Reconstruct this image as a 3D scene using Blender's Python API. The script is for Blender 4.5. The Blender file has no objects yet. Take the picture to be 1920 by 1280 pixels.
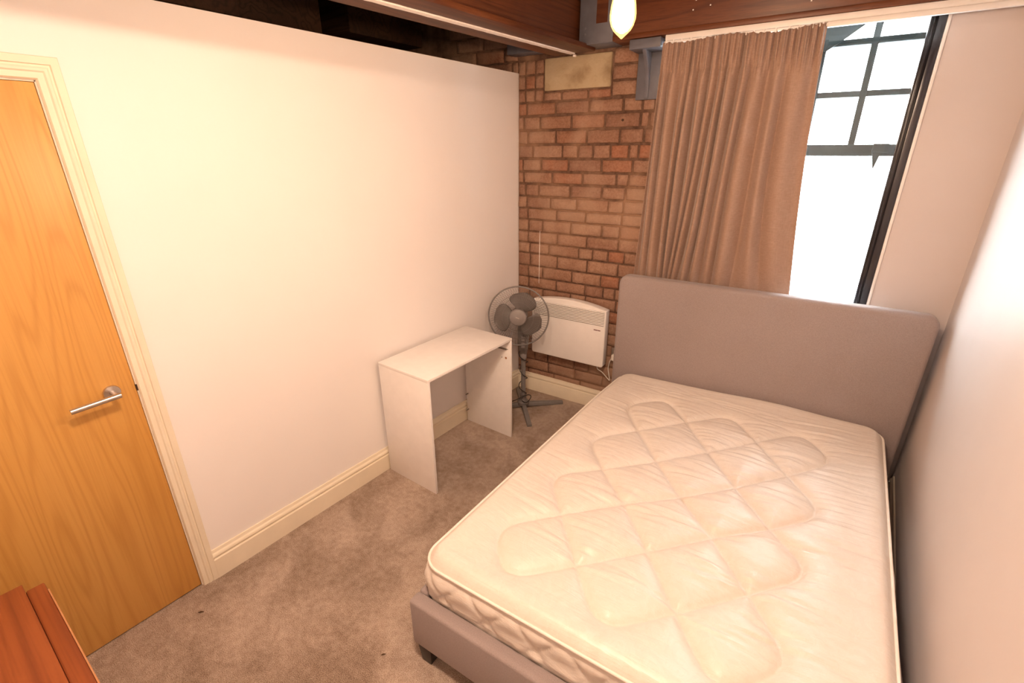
import bpy, bmesh, math, random
import numpy as np
from mathutils import Vector, Matrix

# ------------------------------------------------------------------ scene, camera, world, exposure
SC = bpy.context.scene
COL = SC.collection
random.seed(7)
RNG = np.random.RandomState(11)

CAM = Vector((2.0473, -2.8573, 1.7951))
YAW, PITCH, ROLL = 0.6353, -0.3824, -0.0044
FPX = 894.06
A = 0.063                      # the brick wall is not square to the partition: its plan angle


def set_camera():
    cy, sy, cp, sp = math.cos(YAW), math.sin(YAW), math.cos(PITCH), math.sin(PITCH)
    fw = Vector((-sy * cp, cy * cp, sp))
    rt = Vector((cy, sy, 0))
    up = rt.cross(fw)
    c, s = math.cos(ROLL), math.sin(ROLL)
    r2, u2 = c * rt + s * up, -s * rt + c * up
    cam = bpy.data.cameras.new('camera')
    ob = bpy.data.objects.new('camera', cam)
    COL.objects.link(ob)
    cam.sensor_fit = 'HORIZONTAL'
    cam.sensor_width = 36.0
    cam.lens = FPX / 1920.0 * 36.0
    cam.clip_start = 0.02
    m = Matrix((r2, u2, -fw)).transposed().to_4x4()
    m.translation = CAM
    ob.matrix_world = m
    SC.camera = ob


set_camera()

world = bpy.data.worlds.new('overcast_sky')
SC.world = world
world.use_nodes = True
bg = world.node_tree.nodes['Background']
bg.inputs['Color'].default_value = (0.93, 0.96, 1.0, 1)
bg.inputs['Strength'].default_value = 19.0

BULB_COLOR = (1.0, 0.68, 0.46)
BULB_STRENGTH = 700.0
DISH_COLOR = (1.0, 0.71, 0.51)
DISH_STRENGTH = 178.0

vs = SC.view_settings
vs.view_transform = 'Standard'
vs.look = 'None'
vs.exposure = 0.16
vs.gamma = 1.0
vs.use_curve_mapping = False

# ------------------------------------------------------------------ material helpers


class NT:
    def __init__(self, name):
        self.m = bpy.data.materials.new(name)
        self.m.use_nodes = True
        self.t = self.m.node_tree
        self.t.nodes.clear()
        self.out = self.t.nodes.new('ShaderNodeOutputMaterial')

    def n(self, kind, ins=None, **props):
        nd = self.t.nodes.new(kind)
        for k, v in props.items():
            setattr(nd, k, v)
        for k, v in (ins or {}).items():
            self.set(nd.inputs[k], v)
        return nd

    def set(self, sock, v):
        if hasattr(v, 'is_output'):
            self.t.links.new(v, sock)
        elif isinstance(v, (tuple, list)) and len(v) == 3 and sock.type == 'RGBA':
            sock.default_value = (*v, 1)
        else:
            sock.default_value = v

    def pos(self, scale=(1, 1, 1), obj=False):
        if obj:
            src = self.n('ShaderNodeTexCoord').outputs['Object']
        else:
            src = self.n('ShaderNodeNewGeometry').outputs['Position']
        mp = self.n('ShaderNodeMapping', {'Vector': src, 'Scale': scale})
        return mp.outputs['Vector']

    def noise(self, vec, scale, detail=3, rough=.55, dist=0.0):
        return self.n('ShaderNodeTexNoise', {'Vector': vec, 'Scale': scale, 'Detail': detail, 'Roughness': rough, 'Distortion': dist}).outputs['Fac']

    def math(self, op, a, b=0.0, clamp=False):
        nd = self.n('ShaderNodeMath', operation=op, use_clamp=clamp)
        self.set(nd.inputs[0], a)
        self.set(nd.inputs[1], b)
        return nd.outputs[0]

    def ramp(self, fac, stops):
        nd = self.n('ShaderNodeValToRGB', {'Fac': fac})
        el = nd.color_ramp.elements
        while len(el) < len(stops):
            el.new(0.5)
        for e, (p, c) in zip(el, stops):
            e.position = p
            e.color = (*c, 1) if len(c) == 3 else c
        return nd.outputs['Color']

    def mix(self, fac, a, b, mode='MIX'):
        nd = self.n('ShaderNodeMix', data_type='RGBA', blend_type=mode)
        self.set(nd.inputs[0], fac)
        self.set(nd.inputs[6], a)
        self.set(nd.inputs[7], b)
        return nd.outputs[2]

    def bump(self, h, strength=.3, dist=.01, normal=None):
        ins = {'Height': h, 'Strength': strength, 'Distance': dist}
        if normal is not None:
            ins['Normal'] = normal
        return self.n('ShaderNodeBump', ins).outputs['Normal']

    def principled(self, color, rough=.6, normal=None, metallic=0.0, spec=.5, **kw):
        ins = {'Base Color': color, 'Roughness': rough, 'Metallic': metallic, 'Specular IOR Level': spec}
        if normal is not None:
            ins['Normal'] = normal
        ins.update(kw)
        b = self.n('ShaderNodeBsdfPrincipled', ins)
        self.t.links.new(b.outputs[0], self.out.inputs['Surface'])
        return b


def plain(name, color, rough=.5, metallic=0.0, vary=.08, scale=30.0, bump=0.0, spec=.5):
    t = NT(name)
    p = t.pos()
    nz = t.noise(p, scale)
    c = t.ramp(nz, [(.3, tuple(max(0, x * (1 - vary)) for x in color)), (.7, tuple(min(1, x * (1 + vary)) for x in color))])
    nm = t.bump(t.noise(p, scale * 4), .2, bump) if bump else None
    t.principled(c, rough, nm, metallic, spec)
    return t.m


def wood(name, dark, mid, light, axis, rough=.4, rings=26.0, cross=4.0, along=.45, spec=.5, obj=False, fine=.35, stain=None, lines=.55):
    """contours of a stretched noise give cathedral grain; axis is the grain's direction"""
    t = NT(name)
    sc = [cross, cross, cross]
    sc['xyz'.index(axis)] = along
    p = t.pos(tuple(sc), obj)
    base = t.noise(p, 1.0, 2, .45, .25)
    w = t.math('SINE', t.math('MULTIPLY', base, rings * 6.283))
    w = t.math('MULTIPLY_ADD', w, .5)
    t.t.nodes[-1].inputs[2].default_value = .5
    w = t.math('POWER', w, 3.6)
    sc2 = [170, 170, 170]
    sc2['xyz'.index(axis)] = 3.5
    p2 = t.pos(tuple(sc2), obj)
    fib = t.noise(p2, 1.0, 2)
    c = t.ramp(t.noise(p, .6, 2), [(.3, mid), (.7, light)])
    c = t.mix(t.math('MULTIPLY', w, lines), c, dark)
    c = t.mix(t.math('MULTIPLY', t.ramp(fib, [(.45, (0, 0, 0)), (.75, (1, 1, 1))]), fine), c, dark)
    if stain:
        c = t.mix(t.ramp(t.noise(t.pos((6, 6, 6)), 1.0, 4), [(.6, (0, 0, 0)), (.72, (.5, .5, .5))]), c, stain)
    nm = t.bump(fib, .08, .002)
    t.principled(c, rough, nm, 0, spec)
    return t.m


def make_materials():
    m = {}
    # painted plaster
    t = NT('white_paint')
    p = t.pos()
    c = t.ramp(t.noise(p, 1.3, 3), [(.35, (.87, .835, .82)), (.7, (.90, .865, .85))])
    t.principled(c, .55, t.bump(t.noise(p, 90, 2), .12, .002), 0, .35)
    m['paint'] = t.m
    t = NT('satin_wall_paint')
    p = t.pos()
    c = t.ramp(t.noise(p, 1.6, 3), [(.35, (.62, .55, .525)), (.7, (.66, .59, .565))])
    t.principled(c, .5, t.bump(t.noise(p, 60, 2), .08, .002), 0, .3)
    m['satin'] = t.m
    m['gloss_cream'] = plain('cream_gloss_paint', (.84, .755, .60), .35, vary=.03, scale=12)
    m['white_trim'] = plain('white_trim_paint', (.86, .83, .80), .4, vary=.03, scale=15)
    m['white_strip'] = plain('white_caulk', (.92, .88, .84), .6, vary=.06, scale=60, bump=.004)
    # carpet
    t = NT('carpet_pile')
    p = t.pos()
    big = t.noise(p, 3.2, 4, .6, .6)
    mid = t.noise(p, 38, 3, .6)
    fine = t.noise(p, 330, 2, .7)
    c = t.ramp(big, [(.36, (.335, .25, .195)), (.5, (.43, .33, .265)), (.64, (.52, .41, .335))])
    c = t.mix(.5, c, t.ramp(mid, [(.3, (.25, .25, .25)), (.7, (.75, .75, .75))]), 'SOFT_LIGHT')
    c = t.mix(1.0, c, t.ramp(fine, [(.34, (.10, .10, .10)), (.66, (.90, .90, .90))]), 'SOFT_LIGHT')
    h = t.math('ADD', t.math('MULTIPLY', fine, .7), t.math('MULTIPLY', mid, .6))
    t.principled(c, .95, t.bump(h, .7, .009), 0, .1)
    m['carpet'] = t.m
    # bricks: a colour per piece, limewash smear over the middle of the wall
    t = NT('old_brick')
    p = t.pos()
    rnd = t.n('ShaderNodeObjectInfo').outputs['Random']
    c = t.ramp(rnd, [(0, (.25, .135, .092)), (.3, (.33, .19, .128)), (.55, (.375, .23, .158)), (.8, (.32, .172, .11)), (1, (.36, .155, .09))])
    blot = t.noise(p, 9, 5, .65)
    c = t.mix(t.ramp(blot, [(.38, (0, 0, 0)), (.68, (.7, .7, .7))]), c, (.24, .12, .075))
    speck = t.noise(p, 75, 4, .7)
    c = t.mix(.55, c, t.ramp(speck, [(.3, (.2, .2, .2)), (.7, (.8, .8, .8))]), 'SOFT_LIGHT')
    wash = t.ramp(t.noise(t.pos((1.5, 1.5, 1.1)), 1.7, 4, .6), [(.45, (0, 0, 0)), (.62, (.62, .62, .62))])
    c = t.mix(wash, c, (.43, .285, .20))
    t.principled(c, .85, t.bump(t.math('ADD', speck, blot), .55, .006), 0, .25)
    m['brick'] = t.m
    t = NT('brick_mortar')
    p = t.pos()
    c = t.ramp(t.noise(p, 26, 4, .7), [(.3, (.085, .048, .034)), (.7, (.20, .118, .082))])
    wash = t.ramp(t.noise(t.pos((1.5, 1.5, 1.1)), 1.7, 4, .6), [(.45, (0, 0, 0)), (.62, (.75, .75, .75))])
    c = t.mix(wash, c, (.38, .23, .145))
    t.principled(c, .95, t.bump(t.noise(p, 110, 3), .6, .006), 0, .15)
    m['mortar'] = t.m
    t = NT('pad_stone')
    p = t.pos()
    c = t.ramp(t.noise(p, 5.5, 4, .6), [(.32, (.26, .18, .10)), (.52, (.46, .36, .23)), (.8, (.52, .42, .28))])
    t.principled(c, .8, t.bump(t.noise(p, 60, 4), .5, .004), 0, .3)
    m['stone'] = t.m
    # woods
    m['door'] = wood('beech_veneer', (.45, .195, .036), (.62, .31, .07), (.68, .37, .105), 'z', .38, 17, 5.0, .42, fine=.3, lines=.36)
    m['beam_y'] = wood('stained_beam_lengthwise', (.035, .009, .004), (.10, .029, .010), (.165, .055, .02), 'y', .5, 8, 9, .7, spec=.4, fine=.5, stain=(.05, .016, .009))
    m['beam_x'] = wood('stained_beam_crosswise', (.055, .015, .006), (.125, .036, .013), (.175, .058, .02), 'x', .42, 7, 9, .6, spec=.45, fine=.5, stain=(.10, .032, .016))
    m['dark_timber'] = wood('dark_old_timber', (.012, .006, .003), (.034, .015, .008), (.055, .026, .013), 'x', .75, 8, 9, .7, spec=.2)
    m['cherry'] = wood('cherry_laminate', (.13, .024, .008), (.21, .048, .013), (.27, .07, .02), 'x', .4, 5, 7, .6, fine=.5)
    m['cherry_edge'] = plain('worn_cherry_edge', (.42, .19, .085), .5)
    # metals and iron
    m['iron'] = plain('grey_painted_iron', (.125, .125, .15), .5, vary=.12, scale=14, bump=.003)
    m['steel'] = plain('brushed_steel', (.62, .58, .55), .3, 1.0, vary=.05, scale=90)
    m['screw'] = plain('zinc_fitting', (.30, .28, .26), .4, .8)
    m['black_frame'] = plain('black_aluminium', (.022, .021, .026), .22, 0, vary=.1, scale=8, spec=.7)
    m['window_bar'] = plain('teal_grey_bar_paint', (.05, .072, .08), .6, vary=.1, scale=9, spec=.2)
    # furniture
    m['white_board'] = plain('white_melamine', (.90, .865, .84), .42, vary=.02, scale=20)
    m['white_enamel'] = plain('white_enamel', (.90, .87, .85), .35, vary=.015, scale=20)
    m['shadow_gap'] = plain('painted_slot_shade', (.20, .17, .15), .7)  # shade between the heater slats, put in as a dark colour
    m['red_mark'] = plain('dark_red_print', (.16, .03, .03), .5)
    m['dark_cavity'] = plain('drilled_hole', (.05, .025, .015), .9)
    m['fan_grey'] = plain('fan_grey_plastic', (.20, .185, .18), .42, vary=.06)
    m['fan_dark'] = plain('fan_dark_plastic', (.135, .118, .112), .42, vary=.06)
    m['fan_mid'] = plain('fan_cap_plastic', (.25, .225, .22), .38, vary=.05)
    m['fan_print'] = plain('pale_print', (.55, .50, .47), .5)
    m['black_cable'] = plain('black_cable', (.02, .018, .018), .5)
    m['white_cable'] = plain('white_cable', (.80, .76, .70), .5)
    m['debris'] = plain('brown_fibre', (.09, .05, .025), .9)
    m['black_foot'] = plain('black_leg', (.016, .012, .010), .4)
    # bed upholstery
    t = NT('grey_wool_weave')
    p = t.pos(obj=True)
    c = t.ramp(t.noise(p, 260, 3, .7), [(.3, (.30, .245, .238)), (.7, (.375, .31, .30))])
    c = t.mix(.35, c, t.ramp(t.noise(p, 2.2, 3), [(.3, (.4, .4, .4)), (.7, (.6, .6, .6))]), 'SOFT_LIGHT')
    t.principled(c, .9, t.bump(t.noise(p, 420, 2), .35, .003), 0, .2, **{'Sheen Weight': .25})
    m['upholstery'] = t.m
    # mattress ticking: damask print and fine creases across the width
    t = NT('cream_damask_ticking')
    p = t.pos(obj=True)
    cre = t.noise(t.pos((1.6, 16, 8), True), 2.4, 4, .6, .6)
    dam = t.noise(p, 13, 3, .6, 2.2)
    dl = t.math('SINE', t.math('MULTIPLY', dam, 44.0))
    c = t.ramp(dam, [(.3, (.73, .655, .585)), (.7, (.77, .705, .64))])
    c = t.mix(t.ramp(dl, [(.75, (0, 0, 0)), (1, (.35, .35, .35))]), c, (.70, .615, .52))
    h = t.math('ADD', t.math('MULTIPLY', cre, 1.0), t.math('MULTIPLY', t.noise(p, 160, 2), .12))
    t.principled(c, .37, t.bump(h, .32, .014), 0, .5, **{'Sheen Weight': .1})
    m['ticking'] = t.m
    m['piping'] = plain('white_piping', (.86, .80, .73), .6, vary=.03)
    # curtain
    t = NT('brown_curtain_weave')
    uv = t.pos((1, 1, 1), True)
    th = t.noise(t.pos((900, 900, 26), True), 1, 2)
    tv = t.noise(t.pos((40, 40, 700), True), 1, 2)
    f = t.math('ADD', t.math('MULTIPLY', th, .5), t.math('MULTIPLY', tv, .5))
    c = t.ramp(f, [(.36, (.30, .19, .14)), (.64, (.43, .29, .222))])
    pr = t.principled(c, .55, t.bump(f, .25, .002), 0, .25, **{'Sheen Weight': .25})
    tr = t.n('ShaderNodeBsdfTranslucent', {'Color': (.50, .27, .15)})
    mx = t.n('ShaderNodeMixShader', {0: .02, 1: pr.outputs[0], 2: tr.outputs[0]})
    t.t.links.new(mx.outputs[0], t.out.inputs['Surface'])
    m['curtain'] = t.m
    # glass
    t = NT('window_glass')
    a = t.n('ShaderNodeBsdfTransparent', {'Color': (.95, .97, .97)})
    b = t.n('ShaderNodeBsdfGlossy', {'Color': (1, 1, 1), 'Roughness': .02})
    mx = t.n('ShaderNodeMixShader', {0: .03, 1: a.outputs[0], 2: b.outputs[0]})
    t.t.links.new(mx.outputs[0], t.out.inputs['Surface'])
    m['glass'] = t.m
    t = NT('amber_bulb_glass')
    a = t.n('ShaderNodeBsdfTransparent', {'Color': (1.0, .97, .90)})
    e = t.n('ShaderNodeEmission', {'Color': (1.0, .66, .20), 'Strength': 1.0})
    mx = t.n('ShaderNodeAddShader', {0: a.outputs[0], 1: e.outputs[0]})
    t.t.links.new(mx.outputs[0], t.out.inputs['Surface'])
    m['bulb_glass'] = t.m
    t = NT('glowing_filament')
    e = t.n('ShaderNodeEmission', {'Color': BULB_COLOR, 'Strength': BULB_STRENGTH})
    t.t.links.new(e.outputs[0], t.out.inputs['Surface'])
    m['filament'] = t.m
    t = NT('lit_opal_diffuser')
    e = t.n('ShaderNodeEmission', {'Color': DISH_COLOR, 'Strength': DISH_STRENGTH})
    t.t.links.new(e.outputs[0], t.out.inputs['Surface'])
    m['dish'] = t.m
    m['brass'] = plain('aged_brass', (.45, .30, .12), .35, 1.0)
    return m


M = make_materials()

# ------------------------------------------------------------------ mesh helpers


class MB:
    def __init__(self):
        self.v, self.f = [], []

    def add(self, vs, fs):
        o = len(self.v)
        self.v += [tuple(v) for v in vs]
        self.f += [tuple(i + o for i in f) for f in fs]
        return self

    def box(self, x0, x1, y0, y1, z0, z1):
        v = [(x, y, z) for z in (z0, z1) for y in (y0, y1) for x in (x0, x1)]
        return self.add(v, [(0, 2, 3, 1), (4, 5, 7, 6), (0, 1, 5, 4), (2, 6, 7, 3), (0, 4, 6, 2), (1, 3, 7, 5)])

    def prism(self, poly, lo, hi, axis='z'):
        """poly: 2-D outline; extruded from lo to hi along axis. Outline axes: z->(x,y), y->(x,z), x->(y,z)"""
        def P(a, b, h):
            return {'z': (a, b, h), 'y': (a, h, b), 'x': (h, a, b)}[axis]
        n = len(poly)
        v = [P(a, b, lo) for a, b in poly] + [P(a, b, hi) for a, b in poly]
        f = [tuple(range(n))[::-1], tuple(range(n, 2 * n))]
        f += [(i, (i + 1) % n, n + (i + 1) % n, n + i) for i in range(n)]
        return self.add(v, f)

    def tube(self, pts, r, n=8, closed=False):
        pts = [Vector(p) for p in pts]
        rs = r if isinstance(r, (list, tuple)) else [r] * len(pts)
        k = len(pts)
        rings = []
        prev = None
        for i, p in enumerate(pts):
            if closed:
                d = (pts[(i + 1) % k] - pts[i - 1]).normalized()
            else:
                d = (pts[min(i + 1, k - 1)] - pts[max(i - 1, 0)]).normalized()
            if prev is None:
                ref = Vector((0, 0, 1)) if abs(d.z) < .9 else Vector((1, 0, 0))
                a = d.cross(ref).normalized()
            else:
                a = (prev - d * prev.dot(d))
                a = a.normalized() if a.length > 1e-6 else d.orthogonal().normalized()
            prev = a
            b = d.cross(a)
            rings.append([p + (a * math.cos(2 * math.pi * j / n) + b * math.sin(2 * math.pi * j / n)) * rs[i] for j in range(n)])
        v = [q for rg in rings for q in rg]
        f = []
        for i in range(k if closed else k - 1):
            i2 = (i + 1) % k
            for j in range(n):
                j2 = (j + 1) % n
                f.append((i * n + j, i * n + j2, i2 * n + j2, i2 * n + j))
        if not closed:
            f.append(tuple(range(n))[::-1])
            f.append(tuple(range((k - 1) * n, k * n)))
        return self.add(v, f)

    def lathe(self, prof, n=24, at=(0, 0, 0)):
        """prof: (radius, z) bottom to top"""
        v, f = [], []
        k = len(prof)
        for r, z in prof:
            for j in range(n):
                a = 2 * math.pi * j / n
                v.append((at[0] + r * math.cos(a), at[1] + r * math.sin(a), at[2] + z))
        for i in range(k - 1):
            for j in range(n):
                j2 = (j + 1) % n
                f.append((i * n + j, i * n + j2, (i + 1) * n + j2, (i + 1) * n + j))
        f.append(tuple(range(n))[::-1])
        f.append(tuple(range((k - 1) * n, k * n)))
        return self.add(v, f)

    def xform(self, mat):
        self.v = [tuple(mat @ Vector(v)) for v in self.v]
        return self

    def build(self, name, mat, parent=None, bevel=0.0, seg=2, smooth=False, base=None, angle=.7):
        off = Vector(base) if base is not None else Vector(parent.get('_b', (0, 0, 0)) if parent else (0, 0, 0))
        me = bpy.data.meshes.new(name)
        bm = bmesh.new()
        bv = [bm.verts.new(Vector(v) - off) for v in self.v]
        for f in self.f:
            try:
                bm.faces.new([bv[i] for i in f])
            except ValueError:
                pass
        bmesh.ops.recalc_face_normals(bm, faces=bm.faces)
        if bevel:
            es = [e for e in bm.edges if len(e.link_faces) == 2 and e.calc_face_angle(0) > .6]
            bmesh.ops.bevel(bm, geom=es, offset=bevel, segments=seg, affect='EDGES', profile=.5, clamp_overlap=True)
        if smooth or bevel:
            for f in bm.faces:
                f.smooth = True
            for e in bm.edges:
                if len(e.link_faces) == 2 and e.calc_face_angle(0) > angle:
                    e.smooth = False
        bm.to_mesh(me)
        bm.free()
        me.materials.append(mat)
        o = bpy.data.objects.new(name, me)
        COL.objects.link(o)
        if parent is not None:
            o.parent = parent
        return o


BASES = {}


def thing(name, label, cat, base, rot=0.0, group=None):
    """an Empty at the thing's base; base is in the thing's own frame (rotated by rot about the world z axis)"""
    o = bpy.data.objects.new(name, None)
    COL.objects.link(o)
    o.empty_display_size = .05
    c, s = math.cos(rot), math.sin(rot)
    o.location = (base[0] * c - base[1] * s, base[0] * s + base[1] * c, base[2])
    o.rotation_euler = (0, 0, rot)
    BASES[o.name] = base
    if label:
        o['label'] = label
        o['category'] = cat
    if group:
        o['group'] = group
    return o


def part(parent, mb, name, mat, label=None, **kw):
    root = parent
    while root.parent is not None:
        root = root.parent
    o = mb.build(name, mat, parent, base=BASES.get(root.name, (0, 0, 0)), **kw)
    if label:
        o['label'] = label
    return o


def struct(name, mb, mat, rot=0.0, parent=None, label=None, **kw):
    o = mb.build(name, mat, parent, base=(0, 0, 0), **kw)
    if parent is None:
        o.rotation_euler = (0, 0, rot)
        o['kind'] = 'structure'
    if label:
        o['label'] = label
    return o


# ------------------------------------------------------------------ room dimensions
XR = 2.4556          # right wall
YB = -3.42           # wall behind the camera
ZT = 2.2531          # top edge of the partition
ZC = 2.78            # underside of the boards above
D0, D1, DH = -3.180, -2.413, 1.987     # door opening along the partition
W0, W1 = 1.00, 2.128                   # window opening along the brick wall
WZ0, WZ1 = .90, 2.36
HALL = -1.5


def build_shell():
    struct('floor', MB().box(HALL - .1, XR + .12, YB - .1, .5, -.06, 0), M['carpet'], label='grey-brown cut pile carpet with brushed marks')
    # partition with the door opening
    w = MB()
    w.box(-.10, 0, D1, .02, 0, ZT)
    w.box(-.10, 0, YB, D0, 0, ZT)
    w.box(-.10, 0, D0, D1, DH, ZT)
    struct('wall_left', w, M['paint'], label='white partition wall stopping short of the beams')
    struct('wall_right', MB().box(XR, XR + .12, YB - .1, .6, 0, ZC + .1), M['satin'])
    struct('wall_rear', MB().box(HALL - .1, XR + .12, YB - .12, YB, 0, ZC + .1), M['paint'])
    struct('wall_hall', MB().box(HALL - .12, HALL, YB - .1, .6, 0, ZC + .1), M['dark_timber'])
    struct('ceiling', MB().box(HALL - .12, XR + .12, YB - .12, .6, ZC, ZC + .08), M['dark_timber'], label='dark timber boards above the beams')
    # window wall: plaster below, above and right of the opening
    p = MB()
    p.box(W0, W1, 0, .34, 0, WZ0)
    p.box(W0, W1, 0, .34, WZ1, ZC + .05)
    p.box(W1, 2.62, 0, .34, 0, ZC + .05)
    struct('wall_window', p, M['satin'], A, label='smooth pale plaster beside and around the window')
    # brick pier: mortar body; its bricks are children
    wb = struct('wall_back', MB().box(HALL - .3, W0, .008, .34, 0, ZC + .05), M['mortar'], A, label='old exposed brick wall with dark mortar joints')
    return wb


def brick_mesh(w, h, rng, depth=.02):
    nx = max(3, int(w / .035) + 1)
    nz = 3
    v, f = [], []
    front = -rng.uniform(-.001, .0045)
    tilt = rng.uniform(-.02, .02)

    def jit():
        return rng.uniform(-.0026, .0026)
    ring = []
    idx = {}
    for j in range(nz + 1):
        for i in range(nx + 1):
            x = -w / 2 + w * i / nx
            z = -h / 2 + h * j / nz
            edge = i in (0, nx) or j in (0, nz)
            ins = .0035
            xx = min(max(x, -w / 2 + ins), w / 2 - ins)
            zz = min(max(z, -h / 2 + ins), h / 2 - ins)
            if edge:
                xx += jit()
                zz += jit()
            idx[i, j] = len(v)
            v.append((xx, front + tilt * x + rng.uniform(-.001, .001), zz))
    for j in range(nz):
        for i in range(nx):
            f.append((idx[i, j], idx[i + 1, j], idx[i + 1, j + 1], idx[i, j + 1]))
    order = [(i, 0) for i in range(nx)] + [(nx, j) for j in range(nz)] + [(i, nz) for i in range(nx, 0, -1)] + [(0, j) for j in range(nz, 0, -1)]
    prev = [idx[o] for o in order]
    for yy, grow in ((.004, 1.0), (depth, 1.0)):
        cur = []
        for o, pv in zip(order, prev):
            i, j = o
            x = -w / 2 + w * i / nx
            z = -h / 2 + h * j / nz
            px, _, pz = v[pv]
            cur.append(len(v))
            if yy < .01:
                v.append((x * .5 + px * .5 + math.copysign(.0012, x), yy, z * .5 + pz * .5 + math.copysign(.0012, z)))
            else:
                v.append((px, yy, pz))
        k = len(order)
        for a in range(k):
            b = (a + 1) % k
            f.append((prev[a], cur[a], cur[b], prev[b]))
        prev = cur
    return v, f


def build_bricks(wall):
    rng = random.Random(5)
    count = 0

    def brick(s0, s1, z0, z1, g=.0055):
        w, h = (s1 - s0) - 2 * g, (z1 - z0) - 2 * g
        if w < .012 or h < .012:
            return
        v, f = brick_mesh(w, h, rng)
        me = bpy.data.meshes.new('brick')
        me.from_pydata(v, [], f)
        me.polygons.foreach_set('use_smooth', [True] * len(me.polygons))
        me.materials.append(M['brick'])
        me.update()
        o = bpy.data.objects.new('brick', me)
        COL.objects.link(o)
        o.parent = wall
        o.location = ((s0 + s1) / 2, 0, (z0 + z1) / 2)

    L = [2.078, 1.999, 1.912, 1.824, 1.738, 1.656, 1.577, 1.493, 1.413, 1.337, 1.254, 1.173, 1.096, 1.006, .921, .842]
    J = [[.066, .28, .511, .73, .845, .922], [.046, .171, .395, .62, .84, .893], [.077, .288, .505, .721, .87],
         [.117, .337, .45, .552, .668, .785, .845], [.038, .182, .385, .615, .816], [.045, .268, .489, .719, .799],
         [.061, .167, .404, .629, .785], [.072, .261, .459, .677, .78], [.081, .311, .528, .775], [.088, .202, .42, .647, .769],
         [.086, .32, .542, .765], [.10, .257, .487, .591, .70, .812], [.104, .325, .554, .775], [.089, .209, .443, .66, .792],
         [.093, .322, .547, .682, .767]]
    for k, js in enumerate(J):
        xs = [0.0] + js + [.997]
        if xs[-1] - xs[-2] > .25:
            xs.insert(-1, xs[-2] + .215)
        for a, b in zip(xs, xs[1:]):
            brick(a, b, L[k + 1], L[k], .0068 if k < 7 else .0048)
    z = .842
    k = 0
    while z > .10:
        off = (.10, .21, .155, .05)[k % 4]
        xs = [0.0, off]
        while xs[-1] < .99:
            xs.append(min(xs[-1] + (.225 if (k % 3) else .115 + .11 * (len(xs) % 2)), .997))
        for a, b in zip(xs, xs[1:]):
            brick(a, b, z - .083, z, .0045)
        z -= .083
        k += 1
    # around the pad stone
    for a, b in ((2.236, 2.32), (2.154, 2.236), (2.078, 2.154)):
        brick(0.0, .055, a, b)
        brick(.055, .128, a, b)
        brick(.128, .192, a, b)
    for a, b in ((.192, .32), (.32, .50), (.50, .648)):
        brick(a, b, 2.078, 2.134)
    for a, b in ((2.25, 2.335), (2.168, 2.25), (2.084, 2.168)):
        brick(.65, .805, a, b)
        brick(.805, .997, a, b)
    # the wall runs on behind and above the partition
    z = 2.236
    k = 0
    while z < 2.70:
        xs = [-.50 - .06 * (k % 2)]
        while xs[-1] < -.12:
            xs.append(min(xs[-1] + .225, -.001))
        xs = [x for x in xs if x < -.03] + [-.001]
        for a, b in zip(xs, xs[1:]):
            brick(a, b, z, z + .083)
        z += .083
        k += 1
    st = MB().box(.198, .642, -.006, .03, 2.138, 2.318)
    struct('stone_block', st, M['stone'], parent=wall, bevel=.008, label='pale yellow sandstone pad set in the brickwork')
    dr = MB()
    dr.tube([(.186, -.006, 1.262), (.1855, -.007, 1.16), (.1850, -.006, 1.02), (.184, -.006, .885)], [.0012, .0022, .002, .0012], 6)
    struct('paint_drip', dr, M['white_strip'], parent=wall, label='thin white drip down the bricks')
    struct('drill_hole', MB().lathe([(.007, 0), (.007, .012)], 12).xform(Matrix.Translation((.734, -.0065, 1.955)) @ Matrix.Rotation(-math.pi / 2, 4, 'X')), M['dark_cavity'], parent=wall, label='small dark drilled hole')


# --- skirting
BBP = [(0, 0), (.020, 0), (.020, .098), (.0175, .101), (.012, .104), (.012, .109), (.0185, .112), (.0185, .117), (.016, .124), (.010, .131), (.0095, .136), (.007, .144), (0, .144)]


def build_skirting():
    struct('baseboard_left', MB().prism(BBP, -2.352, -.016, 'y'), M['gloss_cream'], smooth=True, angle=.25, label='cream moulded skirting along the white partition')
    struct('baseboard_back', MB().prism([(-d, z) for d, z in BBP], .002, 2.44, 'x'), M['gloss_cream'], A, smooth=True, label='cream moulded skirting below the brick wall')
    struct('baseboard_right', MB().prism([(XR - d, z) for d, z in BBP], YB, .08, 'y'), M['gloss_cream'], smooth=True, angle=.25)
    struct('baseboard_rear', MB().prism([(YB + d, z) for d, z in BBP], .0, XR - .02, 'x'), M['gloss_cream'], smooth=True, angle=.25)


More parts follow.
